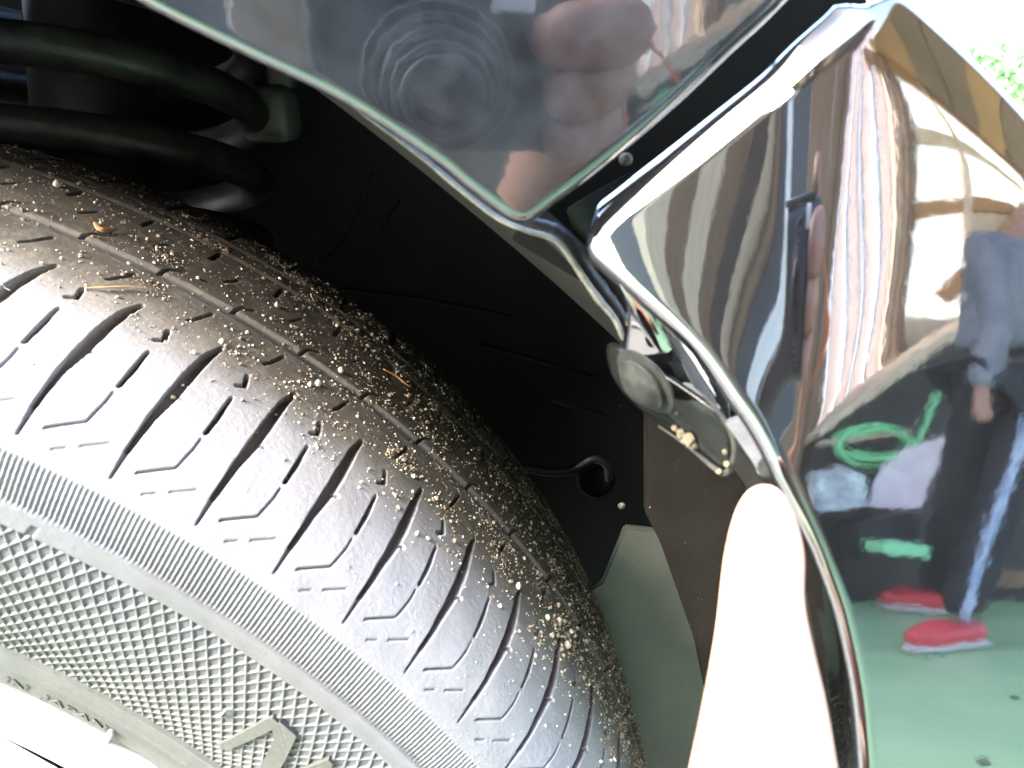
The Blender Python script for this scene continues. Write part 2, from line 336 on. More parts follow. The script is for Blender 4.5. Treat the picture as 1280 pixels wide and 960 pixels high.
# body: head, neck, hands on arms in one mesh
sh=pj(1282,300);up=np.array([0,0,1.]);rt=np.array([1,.0,0])
arm=[sh+rt*-.16+up*.0,pj(1248,400,.08),pj(1224,492,.14)]
arm2=[sh+rt*.2,sh+rt*.3-up*.28,sh+rt*.22-up*.5+np.array([0,.15,0])]
skin_obj('body',sk(sh-up*.05,sh+up*.06,hd-up*.05,hd+up*.03,hd+up*.1,arm[0]-up*.02,arm[1],arm[2],arm[2]-up*.10,arm2[0]-up*.02,arm2[1],arm2[2],arm2[2]+np.array([0,.1,0])),
 [(0,1),(1,2),(2,3),(3,4),(0,5),(5,6),(6,7),(7,8),(0,9),(9,10),(10,11),(11,12)],[.06,.05,.07,.085,.05,.05,.035,.025,.035,.05,.035,.025,.035],SKIN,ps)
skin_obj('hair',sk(hd+up*.03+np.array([0,-.04,0]),hd+up*.08+np.array([0,-.02,0]),hd+up*.12),[(0,1),(1,2)],[.085,.095,.06],HAIR,ps)
skin_obj('jumper',sk(pel+up*.02,pel+up*.22,sh-up*.06,arm[0]-up*.03,arm[1],arm[2]+up*.01,arm2[0]-up*.03,arm2[1],arm2[2]),[(0,1),(1,2),(2,3),(3,4),(4,5),(2,6),(6,7),(7,8)],
 [(.18,.13),(.17,.12),(.15,.11),.075,.058,.045,.075,.058,.045],TOP,ps,root=1)
lh=pel+rt*-.08-up*.08;rh=pel+rt*.08-up*.08
skin_obj('trousers',sk(pel-up*.02,lh,(lh+la)/2+np.array([-.02,.03,0]),la+up*.02,rh,(rh+ra)/2+np.array([.0,.03,0]),ra+up*.02),[(0,1),(1,2),(2,3),(0,4),(4,5),(5,6)],[(.17,.13),.092,.075,.068,.092,.075,.068],TROU,ps)
# pale side stripe of the trousers
stp=[pj(x,y,.17) for x,y in ((1290,520),(1268,575),(1245,640),(1222,710),(1204,775))]
V,F=tube(smoothline(stp,5),.022,8,ell=.6);mk('side_stripe',V,F,mat('pale_stripe',(.42,.48,.62),.8,n_scale=20,n_col=(.25,.3,.45)),ps)
for a,(px,py) in ((la,(1110,748)),(ra,(1142,797))):
    toe=to_z(px,py,.045);heel=np.array([a[0],a[1],.045]);d=toe-heel;d[2]=0;d/=np.linalg.norm(d);toe=heel+d*.2;heel=heel-d*.02
    side=np.cross(d,up);side/=np.linalg.norm(side)
    V,F=tube([heel-d*.085,heel-d*.07,heel-d*.02,heel+d*.06,heel+d*.14,heel+d*.19,heel+d*.205],[.012,.036,.042,.044,.045,.03,.01],16,ell=.95);mk('shoe',np.array(V)+up*.005,F,SHOE,ps)
    V,F=tube([heel-d*.095,heel-d*.08,heel,heel+d*.1,heel+d*.17,heel+d*.215],[.02,.043,.046,.05,.045,.012],16,ell=.34);mk('sole',np.array(V)-up*.028,F,SOLE,ps)
STUD=mat('dark_stud',(.02,.02,.02),.5)
for (x,y,lab) in ((1268,872,'small dark round stud in the green floor, upper of two, mirrored in bumper'),(1228,952,'small dark round stud in the green floor, lower of two, mirrored in bumper')):
    c=to_z(x,y,0.0);V,F=lathe([(0,.004),(.009,.004),(.012,.001),(.012,-.002)],c,(0,0,1),20,up=(1,0,0));tag(mk('floor_stud',V,F,STUD),lab,'stud','studs in the green floor')
# ================================================================== THE CAR
car=empty('car',(0,.13,0),'glossy black car seen at its front wheel arch, the bumper corner pulled loose','car')
car.location=(0,.13,0)
# --- bumper
def stl(pl,pts,n=8): return smoothline(pl.st(*np.array(pts,float).T),n)
AC=[(747,308),(766,324),(811,361),(849,393),(889,433),(928,485),(958,525),(988,580),(1015,640),(1040,700),(1063,765),(1084,860),(1094,960),(1098,1020)]
AB=[(747,308),(757,298),(790,274),(862,221),(942,161),(1022,101),(1076,58),(1100,32),(1108,17)]
BF=[(1108,17),(1122,14),(1170,55),(1222,104),(1280,166),(1370,272),(1520,480),(1620,760),(1650,1100)]
CF=[(1098,1020),(1160,1120),(1300,1190),(1500,1200),(1650,1100)]
AC=[tuple(p) for p in AC]
def lipB(n,nv,nu):
    R=np.full(n,.002);Bk=np.full(n,.016);An=np.full(n,math.radians(95))
    iA=nv-1;iB=nv-1+nu-1;idx=np.arange(n)
    onAB=np.clip((idx-iA)/(nu*.05),0,1)*np.clip((iB-idx)/(nu*.05),0,1)
    R=.0012+.0046*onAB;Bk=.010-.0092*onAB;An=math.radians(95)-math.radians(38)*onAB
    f=np.clip((iA-idx)/iA,0,1) # 0 at A .. 1 at C
    R=np.where(idx<iA,.0021-.0011*np.clip((f-.35)/.2,0,1),R);Bk=np.where(idx<iA,.004+.016*np.clip((f-.4)/.2,0,1),Bk)
    return R,Bk,An
def sts(pts): return smoothline(bsurf(*np.array(pts,float).T)[2],8)
bumper=panel('bumper',BP,bw,[sts(AC),sts(AB),sts(BF),sts(CF)],(190,230),lipB,PAINT,car)
bumper['label']='glossy black bumper corner pulled away from the fender'
# --- fender
FP=Plane(CO+ray(660,280)*.1235,nrm(4.6,2.2))
def fw(st):
    c=FP.st(560,130);d=st-c
    return -.25*d[...,0]**2-.35*d[...,1]**2
KL=[(655,264),(640,258),(600,228),(545,184),(435,113),(310,52),(180,-14),(60,-90),(-60,-190),(-260,-420)]
KM=[(655,264),(666,258),(690,238),(760,184),(838,117),(905,53),(952,10),(1022,-60),(1300,-320)]
LN_=[(-260,-420),(0,-640),(450,-760)];MN=[(1300,-320),(1000,-600),(450,-760)]
def lipF(n,nv,nu):
    R=np.full(n,.0016);Bk=np.full(n,.0055);An=np.full(n,math.radians(100));idx=np.arange(n);onR=np.clip((idx-nv)/(nu*.06),0,1);R=.0007+.0003*onR;Bk=.0032+.001*onR
    return R,Bk,An
fender=panel('fender',FP,fw,[stl(FP,KL),stl(FP,KM),stl(FP,MN),stl(FP,LN_)],(150,170),lipF,PAINTF,car)
# --- liner edge strip under the fender lip, running on to the bumper tab
pp=[(196,-2,.131),(300,48,.131),(380,92,.131),(440,132,.130),(520,190,.130),(575,236,.129),(622,272,.128),(655,287,.127),(685,296,.127),(702,308,.127),(722,336,.128),(745,370,.129),(768,398,.129),(779,424,.129)]
wd=np.interp(np.arange(len(pp)),[0,2,3,4,6,7,9,11,13],[.0005,.0005,.0008,.0012,.0013,.0012,.0014,.0019,.0012])
pl3=smoothline([at(x,y,d) for x,y,d in pp],6);wdr=np.interp(np.linspace(0,1,len(pl3)),np.linspace(0,1,len(pp)),wd)
wdr=wdr*(1+.05*RNG.normal(size=len(wdr)))
V,F=tube(pl3,wdr,10,ell=.35);mk('liner_edge_strip',V,F,STRIP,car)
V,F=tube(pl3+np.array([.0006,.004,.0006]),wdr*1.6,8,ell=.5);mk('liner_edge_seal',V,F,LINER,car)
GAPM=mat('gap_black',(.001,.001,.001),.7,spec=.1)
# --- dark inner panel in the gap between fender and bumper
plate('inner_panel',[at(x,y,.150) for x,y in ((640,300),(700,215),(1000,-60),(1088,-60),(1080,60),(900,330),(800,420),(740,360))],(0,-1,0),.004,GAPM,car)
G2=mat('gap_gloss',(.001,.001,.0013),.25,spec=.3)
plate('bumper_bracket_panel',[at(x,y,.142) for x,y in ((708,262),(745,240),(790,215),(812,250),(770,330),(760,390),(728,330))],(0,-1,0),.002,G2,car,bev=.0004)
V,F=lathe([(0,.0006),(.0008,.0005),(.0011,.0001),(.0011,-.001)],at(783,199,.142),(.1,-1,.1),16);mk('rivet',V,F,mat('rusty_rivet',(.03,.02,.01),.7,n_scale=900,n_col=(.008,.006,.004)),car)
# --- mounting tab
TP=Plane(CO+ray(850,470)*.1285,nrm(-50,-16))
def tabpatch(name,px,pl,m,th=.0016,crown=0,c=None):
    c_=pl.st(*np.array(px,float).T)
    for _ in range(2):
        n_=np.roll(c_,-1,0);c_=np.stack([.75*c_+.25*n_,.25*c_+.75*n_],1).reshape(-1,2)
    st=resample(np.vstack([c_,c_[:1]]),100)[:-1];cen=st.mean(0);V=[];F=[];n=len(st);rings=16
    for k in range(rings,0,-1):
        f=k/rings;q=cen+(st-cen)*f
        w_=crown*(1-f**2)-.0006*(f>.99)
        V+=list(pl.pt(q,np.full(n,w_)))
    V.append(pl.pt(cen[None],np.array([crown]))[0])
    for k in range(rings-1):
        for i in range(n): F.append((k*n+i,k*n+(i+1)%n,(k+1)*n+(i+1)%n,(k+1)*n+i))
    for i in range(n): F.append(((rings-1)*n+i,(rings-1)*n+(i+1)%n,rings*n))
    o=mk(name,V,F,m,car);bm=bmesh.new();bm.from_mesh(o.data);bmesh.ops.recalc_face_normals(bm,faces=bm.faces)
    bm.faces.ensure_lookup_table()
    if Vector(pl.n).dot(bm.faces[-1].normal)<0: bmesh.ops.reverse_faces(bm,faces=bm.faces)
    bm.to_mesh(o.data);bm.free()
    md=o.modifiers.new('t','SOLIDIFY');md.thickness=th;md.offset=-1;return o
TP1=Plane(CO+ray(850,440)*.1335,nrm(-14,-26))
tabpatch('tab_web',[(770,346),(774,358),(781,376),(783,405),(777,440),(785,452),(840,478),(880,520),(905,545),(912,515),(885,478),(862,440),(835,405),(795,362)],TP1,PAINT,crown=.0018)
tab=tabpatch('mounting_tab',[(753,434),(762,429),(782,436),(805,452),(845,478),(885,505),(912,528),(921,560),(918,585),(910,592),(895,584),(862,556),(825,530),(795,510),(768,482),(757,455)],TP,PAINTD,crown=.0012)
ed=smoothline([TP.hit(x,y)+TP.n*.0004 for x,y in ((880,492),(902,516),(916,538),(921,560),(917,580),(908,590),(893,582),(862,556),(825,531))],5)
V,F=tube(ed,[.00045*(.4+.9*math.sin(math.pi*i/(len(ed)-1))) for i in range(len(ed))],8);mk('tab_edge',V,F,mat('pale_edge',(.018,.018,.015),.8,spec=.2,n_scale=500,n_col=(.008,.008,.007)),car)  # pale tube added along the rim to draw the tab's light edge
tab['label']='dusty black mounting tab holding the clip'
tabpatch('bumper_web',[(812,380),(850,420),(900,478),(935,512),(928,522),(905,538),(905,505),(880,465),(845,425)],Plane(CO+ray(880,470)*.142,nrm(-20,10)),G2,crown=.0008)
pa=[(905,528),(935,518),(962,548),(975,575),(968,592),(948,596),(942,580)]
plate('lower_tab',[Plane(CO+ray(940,560)*.127,nrm(-20,5)).hit(x,y) for x,y in pa],nrm(-20,5),.0015,mat('grey_tab',(.06,.06,.07),.4,n_scale=300,n_col=(.03,.03,.035)),car,bev=.0003)
plate('lower_tab_foot',[Plane(CO+ray(960,590)*.1245,nrm(-30,5)).hit(x,y) for x,y in ((943,583),(958,572),(976,580),(972,596),(952,600))],nrm(-30,5),.003,CLIPM,car,bev=.0004)
# --- clip (screw with a wide washer)
cn=np.array([-.74,-.50,-.42]);cn=cn/np.linalg.norm(cn);cc=CO+ray(800,482)*.1262
V,F=lathe([(0,-.0018),(.0056,-.0016),(.0060,-.0013),(.0060,-.0010),(.0046,-.0008),(.0041,-.0006),(.0047,-.0003),(.0046,.0001),(.0039,.0003),(.0035,.0008),(.0028,.0013),(.0016,.0016),(0,.0017)],cc,cn,40);clip=mk('clip',V,F,CLIPM,car,auto=50)
u_,v_,_=frame_of(cn)
bmo('clip_slot',box_bm(cc+cn*.0017,(.0042,.0008,.0008),Matrix((u_,v_,cn)).transposed(),bev=.0002),BLACKP,clip,smooth=False)
# clay-like dirt lumps on the tab
V=[];F=[]
for (x,y,s_) in ((858,538,.0011),(868,545,.0014),(872,552,.0009),(862,545,.001),(850,530,.0007),(905,585,.0006),(915,575,.0007),(912,560,.0005),(852,512,.0004),(822,500,.0005)):
    bm=bmesh.new();bmesh.ops.create_icosphere(bm,subdivisions=1,radius=1);c=TP.hit(x,y)+TP.n*.0012;b0=len(V)
    for v in bm.verts:V.append(c+np.array(v.co)*s_*RNG.uniform(.6,1.2,3))
    for f in bm.faces:F.append([b0+v.index for v in f.verts])
    bm.free()
GRIT1=mat('tan_grit',(.20,.175,.13),.8);GRIT2=mat('pale_grit',(.30,.29,.265),.8);GRIT3=mat('brown_grit',(.10,.07,.047),.8)
tag(mk('dried_mud',V,F,mat('mud',(.06,.05,.035),.9,spec=.1),smooth=False),'crumbs of dried mud on the black mounting tab',"mud",kind='stuff')
# --- wheel well
TC=np.array([-0.236295,.224639,H-.303227]);YAW=math.radians(2.106);D=math.radians(4.01606);T0=math.radians(60.212)
AX=np.array([math.sin(YAW),-math.cos(YAW),0]);E2=np.array([0,0,1.]);E1=np.array([math.cos(YAW),math.sin(YAW),0])
prof=[];
V=[];F=[];nA,nB=140,26
for i in range(nA):
    th=math.radians(-35+190*i/(nA-1))
    for j in range(nB):
        d_=j/(nB-1);y=.134+.27*d_;r=.362-.012*d_+.006*math.cos(d_*14)*(.5+.5*math.sin(th*9))+.004*math.sin(th*23)*(d_>.3)
        V.append((TC[0]+r*math.cos(th),y,TC[2]+r*math.sin(th)))
for i in range(nA-1):
    for j in range(nB-1):F.append((i*nB+j,(i+1)*nB+j,(i+1)*nB+j+1,i*nB+j+1))
o=mk('arch_liner',V,F,LINER,car);o.modifiers.new('t','SOLIDIFY').thickness=.003
plate('well_wall',[(x,.41,z) for x,z in ((-.7,.02),(.12,.02),(.12,.64),(-.7,.64))],(0,-1,0),.01,LINER,car)
plate('arch_liner_end',[at(x,y,.215) for x,y in ((806,498),(880,500),(1005,600),(1080,760),(1110,980),(905,980),(868,800),(826,680),(806,640))],(0,-1,0),.003,mat('liner_bounce_tint',(.004,.003,.0027),.6,spec=.06,n_scale=45,n_col=(.0085,.0068,.006),n_amt=.7,bump=.0003,b_scale=160),car,bev=.001)  # brown tint puts the finger's bounced light into the dark liner's colour
plate('bright_wedge_sheet',[at(x,y,.262) for x,y in ((781,659),(826,664),(872,800),(912,985),(700,985),(700,760),(752,728))],(0,-1,0),.003,PALE,car,bev=.0008)  # added pale sheet; the bright wedge beside the tyre is put into its colour
# moulded ribs, grommet and cable in the well
V,F=tube(smoothline([at(x,y,.33) for x,y in ((610,572),(650,583),(690,590),(718,586),(740,574),(758,580),(762,600))],6),.0022,10);mk('cable',V,F,BLACKP,car)
V,F=lathe([(0,.0004),(.004,.0004),(.0055,.001),(.008,.0008),(.009,0),(.009,-.003)],at(745,600,.335),(0,-1,.2),28);mk('grommet',V,F,LINER,car)
V,F=lathe([(0,.001),(.0013,.0008),(.0016,0)],at(777,632,.30),(0,-1,0),10);mk('rivet',V,F,GRIT2,car)
for L_ in ([(420,360),(520,372),(640,395)],[(465,215),(430,300),(395,330)],[(500,250),(470,300)],[(600,430),(680,452),(742,470)],[(690,500),(760,520)]):
    V,F=tube(smoothline([at(x,y,.363) for x,y in L_],6),.0024,8,ell=.35);mk('moulded_rib',V,F,LINER,car)
# --- strut and coil spring
SC=at(128,200,.35);sx,sy=SC[0],SC[1]
V,F=lathe([(0,.2),(.022,.2),(.024,.19),(.024,-.05),(.03,-.055),(.03,-.2),(0,-.2)],(sx,sy,.57),(0,.259,.966),40,up=(1,0,0));mk('strut_tube',V,F,GREY,car,auto=40)
pts=[]
zr=at(128,72,.28)[2]
for t in np.linspace(-3.2,2.4,260):
    a=2*math.pi*t;q=.064*math.cos(a+.2);ti=math.radians(15);pts.append((sx+.064*math.sin(a+.2),sy-q*math.cos(ti)-.027*t*math.sin(ti),zr-.012+q*math.sin(ti)-.027*t*math.cos(ti)))
V,F=tube(pts,.0072,14);mk('coil_spring',V,F,SPRING,car)
V,F=lathe([(0,.004),(.07,.004),(.078,.012),(.078,.008),(.07,-.002),(.03,-.01),(.0,-.01)],(sx,sy,.71),(0,0,1),48,up=(1,0,0));mk('spring_seat',V,F,BLACKP,car)
hb=at(338,142,.37);bmo('hose_bracket',box_bm(hb,(.024,.02,.024),bev=.006),mat('grey_bracket',(.06,.06,.056),.45),car,auto=40)
hb=at(352,92,.372);bmo('hose_bracket',box_bm(hb,(.012,.01,.014),bev=.003),GREY,car,auto=40)
# ================================================================== WHEEL
wheel=empty('wheel',tuple(TC-np.array([0,.13,0])),None,None);wheel.parent=car
wheel.location=tuple(TC-np.array([0,.13,0]))
CP=[(.066,.190),(.074,.197),(.0777,.2106),(.084,.225),(.0892,.243),(.0903,.256),(.0908,.2604),(.0892,.269),(.086,.2745),(.079,.2815),(.068,.2872),(.055,.2903),(.028,.2920),(0,.2925),(-.03,.2910),(-.055,.2865),(-.068,.282),(-.079,.276),(-.086,.268),(-.09,.256),(-.084,.225),(-.07,.195)]
PR=smoothline(CP,40);SS=np.r_[0,np.cumsum(np.hypot(*np.diff(PR,axis=0).T))]*1000
TN=np.gradient(PR,axis=0);TN/=np.linalg.norm(TN,axis=1,keepdims=True);NN=np.stack([TN[:,1],-TN[:,0]],1)  # outward
if NN[len(NN)//4,0]<0: NN=-NN
SEG=[]  # (p0,s0,p1,s1,halfwidth0,hw1,depth) in pitch / mm
def seg(pts,w,dep):
    for a,b in zip(pts[:-1],pts[1:]):SEG.append((*a,*b,*(w if isinstance(w,tuple) else (w,w)),dep))
mc=[(.04,89.8,.12),(.028,95.9,.45),(.035,104.8,.75),(.065,111.5,1.15),(.08,119,1.2),(.105,128.5,.9),(.16,135,.35)]
for a,b in zip(mc[:-1],mc[1:]):SEG.append((a[0],a[1],b[0],b[1],a[2],b[2],3.0 if a[1]>95 else 1.2))
SEG.append((.135,112.3,.18,112.3,.3,.3,3))
SEG.append((.58,107.6,.59,113,.32,.38,3));SEG.append((.59,113,.585,119.5,.38,.2,3))
seg([(.57,105.5),(.57,103),(.53,97.4),(.23,92.85)],.14,.9)
seg([(.40,89.7),(.50,91.0)],.1,.6);seg([(.62,92.6),(.83,95.6)],.1,.6)
seg([(.55,124.2),(.63,125.5),(.585,130)],.38,3)
seg([(.66,139),(.72,142),(.80,148)],.33,3);seg([(.96,156.5),(1.02,160),(1.16,162.6)],.35,3)
SEG.append((.24,180.5,.25,188,.55,.55,3.5));seg([(.62,170),(.72,176)],.25,2)
SEG.append((.12,207,.16,232,.7,.9,5));seg([(.6,214),(.7,224)],.35,3)
ARC=lambda s:np.interp(s,[0,25,70,90,115,150],[13.8,14.8,18.0,19.0,20.1,20.45])
def height(p,s):
    """mm; p,s arrays"""
    h=np.zeros_like(p);arc=ARC(s)
    pm=np.mod(p,1)
    def ss(x,a,b): t=np.clip((x-a)/(b-a),0,1);return t*t*(3-2*t)
    for (p0,s0,p1,s1,w0,w1,dep) in SEG:
        for off in (-1,0,1):
            msk=(s>min(s0,s1)-2.5)&(s<max(s0,s1)+2.5)
            if not msk.any():continue
            a=arc[msk];X=(pm[msk]+off-p0)*a;Y=s[msk]-s0;dx=(p1-p0)*a;dy=s1-s0;L=dx*dx+dy*dy
            t=np.clip((X*dx+Y*dy)/L,0,1);dist=np.hypot(X-t*dx,Y-t*dy);hw=w0+(w1-w0)*t
            h[msk]=np.minimum(h[msk],-dep*(1-ss(dist,hw-.1,hw+.25)))
    # circumferential features
    for c,wid,dep in ((154.8,2.2,1.0),(192,1.2,1.2),(202,1.8,.8)):
        if dep: h+=-dep*(1-ss(np.abs(s-c),wid*.55,wid*1.3))*(h>-1.5)
    # rib band
    rb=ss(s,76,76.5)*(1-ss(s,85.4,85.9));ph=(p+.0055*(s-76.2))*17
    h+=-rb*.42*(.5-.5*np.cos(2*math.pi*ph))**.6
    # smooth band raised
    bd=ss(s,69.9,70.4)*(1-ss(s,75.4,76.2));h+=.45*bd
    nt_=(np.abs(p-.60-.012*(s-71))<.045)&(s>69.5)&(s<73.4);h[nt_]-=.5
    # diamond relief
    rg=ss(s,26,26.5)*(1-ss(s,69.5,69.9));al=5*p+s/5-.23;be=5*p-s/5-.10
    da=np.abs(al-np.round(al));db=np.abs(be-np.round(be));dd=np.minimum(da,db)*3.55/1.0
    cell=ss(dd,.20,.52);h+=-.48*rg*cell
    # bead ridge and lower step
    h+=.8*np.exp(-((s-24.6)/1.1)**2)+.35*(1-ss(s,22,24));h+=-.35*np.exp(-((s-17)/.8)**2)
    # uneven rubber
    h+=.05*np.sin(p*7.3+s*.21)*np.sin(s*.11+p*2.1)
    return h
def tyre_mesh(p0,p1,dp_n,s_arr):
    npp=int(round((p1-p0)*dp_n))+1;P=np.linspace(p0,p1,npp);G,Sg=np.meshgrid(P,s_arr,indexing='ij')
    h=height(G.ravel(),Sg.ravel()).reshape(G.shape)/1000
    x=np.interp(Sg,SS,PR[:,0]);r=np.interp(Sg,SS,PR[:,1]);nx=np.interp(Sg,SS,NN[:,0]);nr=np.interp(Sg,SS,NN[:,1])
    x=x+nx*h;r=r+nr*h;th=T0-D*G
    co=TC+x[...,None]*AX+(r*np.cos(th))[...,None]*E1+(r*np.sin(th))[...,None]*E2
    n,m=G.shape;idx=np.arange(n*m).reshape(n,m)
    q=np.stack([idx[:-1,:-1],idx[:-1,1:],idx[1:,1:],idx[1:,:-1]],-1).reshape(-1,4)
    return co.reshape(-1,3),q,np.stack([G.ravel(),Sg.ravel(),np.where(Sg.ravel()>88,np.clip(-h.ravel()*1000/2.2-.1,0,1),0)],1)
def tyre_point(p,s,lift=0):
    p=np.atleast_1d(np.asarray(p,float));s=np.atleast_1d(np.asarray(s,float));h=np.maximum(height(p,s),-1.4)/1000+lift
    x=np.interp(s,SS,PR[:,0]);r=np.interp(s,SS,PR[:,1]);nx=np.interp(s,SS,NN[:,0]);nr=np.interp(s,SS,NN[:,1])
    x=x+nx*h;r=r+nr*h;th=T0-D*p
    N3=nx[:,None]*AX+(nr*np.cos(th))[:,None]*E1+(nr*np.sin(th))[:,None]*E2
    return TC+x[:,None]*AX+(r*np.cos(th))[:,None]*E1+(r*np.sin(th))[:,None]*E2,N3
def rubber():
    m=bpy.data.materials.new('tyre_rubber');m.use_nodes=True;N=m.node_tree;L=N.links;b=N.nodes['Principled BSDF']
    uv=N.nodes.new('ShaderNodeUVMap');at_=N.nodes.new('ShaderNodeAttribute');at_.attribute_name='depth';sp=N.nodes.new('ShaderNodeSeparateXYZ');L.new(uv.outputs[0],sp.inputs[0])
    tc=N.nodes.new('ShaderNodeTexCoord')
    def noise(sc,det=6,ro=.6):
        n=N.nodes.new('ShaderNodeTexNoise');n.inputs['Scale'].default_value=sc;n.inputs['Detail'].default_value=det;n.inputs['Roughness'].default_value=ro;L.new(tc.outputs['Object'],n.inputs['Vector']);return n
    n1=noise(35);n2=noise(700,4);n3=noise(120,6,.7)
    r1=N.nodes.new('ShaderNodeValToRGB');e=r1.color_ramp.elements;e[0].position=.35;e[0].color=(.082,.085,.094,1);e[1].position=.7;e[1].color=(.12,.123,.132,1);L.new(n1.outputs[0],r1.inputs[0])
    # earth-coloured dust by lateral position (s): tread crown is dirtier and darker brown
    rs=N.nodes.new('ShaderNodeValToRGB');mr=N.nodes.new('ShaderNodeMapRange');mr.inputs[1].default_value=0;mr.inputs[2].default_value=250;L.new(sp.outputs[1],mr.inputs[0]);L.new(mr.outputs[0],rs.inputs[0])
    e=rs.color_ramp.elements;e[0].position=.0;e[0].color=(.4,.4,.4,1);e[1].position=1;e[1].color=(1,1,1,1)
    for pos,c in ((.10,.3),(.28,.1),(.36,.1),(.42,.15),(.48,.4),(.54,1),(.59,1),(.615,.5),(.64,1),(.75,1)):
        q=e.new(pos);q.color=(c,c,c,1)
    mu=N.nodes.new('ShaderNodeMath');mu.operation='MULTIPLY_ADD';mu.use_clamp=True;L.new(rs.outputs[0],mu.inputs[0]);L.new(n3.outputs[0],mu.inputs[1]);mm=N.nodes.new('ShaderNodeMath');mm.operation='MULTIPLY';mm.inputs[1].default_value=.55;L.new(rs.outputs[0],mm.inputs[0]);L.new(mm.outputs[0],mu.inputs[2])
    mx=N.nodes.new('ShaderNodeMixRGB');L.new(mu.outputs[0],mx.inputs[0]);L.new(r1.outputs[0],mx.inputs[1]);mx.inputs[2].default_value=(.034,.030,.024,1)
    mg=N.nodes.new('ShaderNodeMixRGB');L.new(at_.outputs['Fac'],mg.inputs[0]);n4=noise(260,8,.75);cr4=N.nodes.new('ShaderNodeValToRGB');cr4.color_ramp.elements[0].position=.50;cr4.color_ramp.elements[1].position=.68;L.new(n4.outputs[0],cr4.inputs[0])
    md4=N.nodes.new('ShaderNodeMath');md4.operation='MULTIPLY';L.new(cr4.outputs[0],md4.inputs[0]);L.new(rs.outputs[0],md4.inputs[1])
    md5=N.nodes.new('ShaderNodeMath');md5.operation='MULTIPLY';md5.inputs[1].default_value=.7;L.new(md4.outputs[0],md5.inputs[0])
    m4=N.nodes.new('ShaderNodeMixRGB');L.new(md5.outputs[0],m4.inputs[0]);L.new(mx.outputs[0],m4.inputs[1]);m4.inputs[2].default_value=(.10,.09,.068,1)
    n5=noise(9,5,.7);cr5=N.nodes.new('ShaderNodeValToRGB');cr5.color_ramp.elements[0].position=.42;cr5.color_ramp.elements[1].position=.72;cr5.color_ramp.elements[1].color=(.45,.45,.45,1);L.new(n5.outputs[0],cr5.inputs[0])
    m5=N.nodes.new('ShaderNodeMixRGB');L.new(cr5.outputs[0],m5.inputs[0]);L.new(m4.outputs[0],m5.inputs[1]);m5.inputs[2].default_value=(.085,.076,.062,1)
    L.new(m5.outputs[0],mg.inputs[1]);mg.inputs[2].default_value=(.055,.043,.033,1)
    r2=N.nodes.new('ShaderNodeValToRGB');L.new(mr.outputs[0],r2.inputs[0]);e2=r2.color_ramp.elements;e2[0].position=0;e2[0].color=(.165,.175,.16,1);e2[1].position=1;e2[1].color=(.5,.5,.5,1)  # light painted in: sidewall darkened, shoulder lifted and blued across the profile
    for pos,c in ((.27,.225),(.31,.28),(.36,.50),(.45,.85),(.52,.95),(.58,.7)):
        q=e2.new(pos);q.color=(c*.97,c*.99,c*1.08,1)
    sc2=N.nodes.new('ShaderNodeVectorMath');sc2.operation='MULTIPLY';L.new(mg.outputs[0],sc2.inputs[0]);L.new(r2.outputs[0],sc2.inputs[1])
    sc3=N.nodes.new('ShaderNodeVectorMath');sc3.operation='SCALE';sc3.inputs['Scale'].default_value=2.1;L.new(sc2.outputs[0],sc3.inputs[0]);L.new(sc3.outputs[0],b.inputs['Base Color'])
    rr=N.nodes.new('ShaderNodeMapRange');rr.inputs[1].default_value=.3;rr.inputs[2].default_value=.7;rr.inputs[3].default_value=.58;rr.inputs[4].default_value=.8;b.inputs['Specular IOR Level'].default_value=.35;L.new(n3.outputs[0],rr.inputs[0]);L.new(rr.outputs[0],b.inputs['Roughness'])
    b1=N.nodes.new('ShaderNodeBump');b1.inputs['Distance'].default_value=.00016;b1.inputs['Strength'].default_value=1;L.new(n2.outputs[0],b1.inputs['Height'])
    v=N.nodes.new('ShaderNodeTexVoronoi');v.inputs['Scale'].default_value=420;v.feature='DISTANCE_TO_EDGE';L.new(tc.outputs['Object'],v.inputs['Vector'])
    b2=N.nodes.new('ShaderNodeBump');b2.inputs['Distance'].default_value=.00008;b2.inputs['Strength'].default_value=.7;L.new(v.outputs[0],b2.inputs['Height']);L.new(b1.outputs[0],b2.inputs['Normal'])
    L.new(b2.outputs[0],b.inputs['Normal']);return m
RUB=rubber()
sA=np.concatenate([np.linspace(0,24,30,endpoint=False),np.linspace(24,70,165,endpoint=False),np.linspace(70,76,14,endpoint=False),np.linspace(76,86,18,endpoint=False),np.linspace(86,150,190,endpoint=False),np.linspace(150,235,150,endpoint=False),np.linspace(235,SS[-1],16)])
co,q,uv=tyre_mesh(-7,13.0,85,sA)
sB=np.linspace(0,SS[-1],150);co2,q2,uv2=tyre_mesh(13.0,360/4.01606-7,12,sB)
co=np.vstack([co,co2]);q=np.vstack([q,q2+len(uv)]);uv=np.vstack([uv,uv2])
me=bpy.data.meshes.new('tyre');me.vertices.add(len(co));me.vertices.foreach_set('co',co.astype(np.float32).ravel())
me.loops.add(len(q)*4);me.loops.foreach_set('vertex_index',q.astype(np.int32).ravel());me.polygons.add(len(q));me.polygons.foreach_set('loop_start',np.arange(0,len(q)*4,4,dtype=np.int32))
me.update(calc_edges=True);da_=me.attributes.new('depth','FLOAT','POINT');da_.data.foreach_set('value',uv[:,2].astype(np.float32));uv=uv[:,:2].copy();ul=me.uv_layers.new(name='UVMap');ul.data.foreach_set('uv',uv[q.ravel()].astype(np.float32).ravel());me.validate()
tyre=fin('tyre',me,RUB,wheel)
# orientation check
pn=me.polygons[1000*200].normal if len(me.polygons)>200000 else me.polygons[0].normal
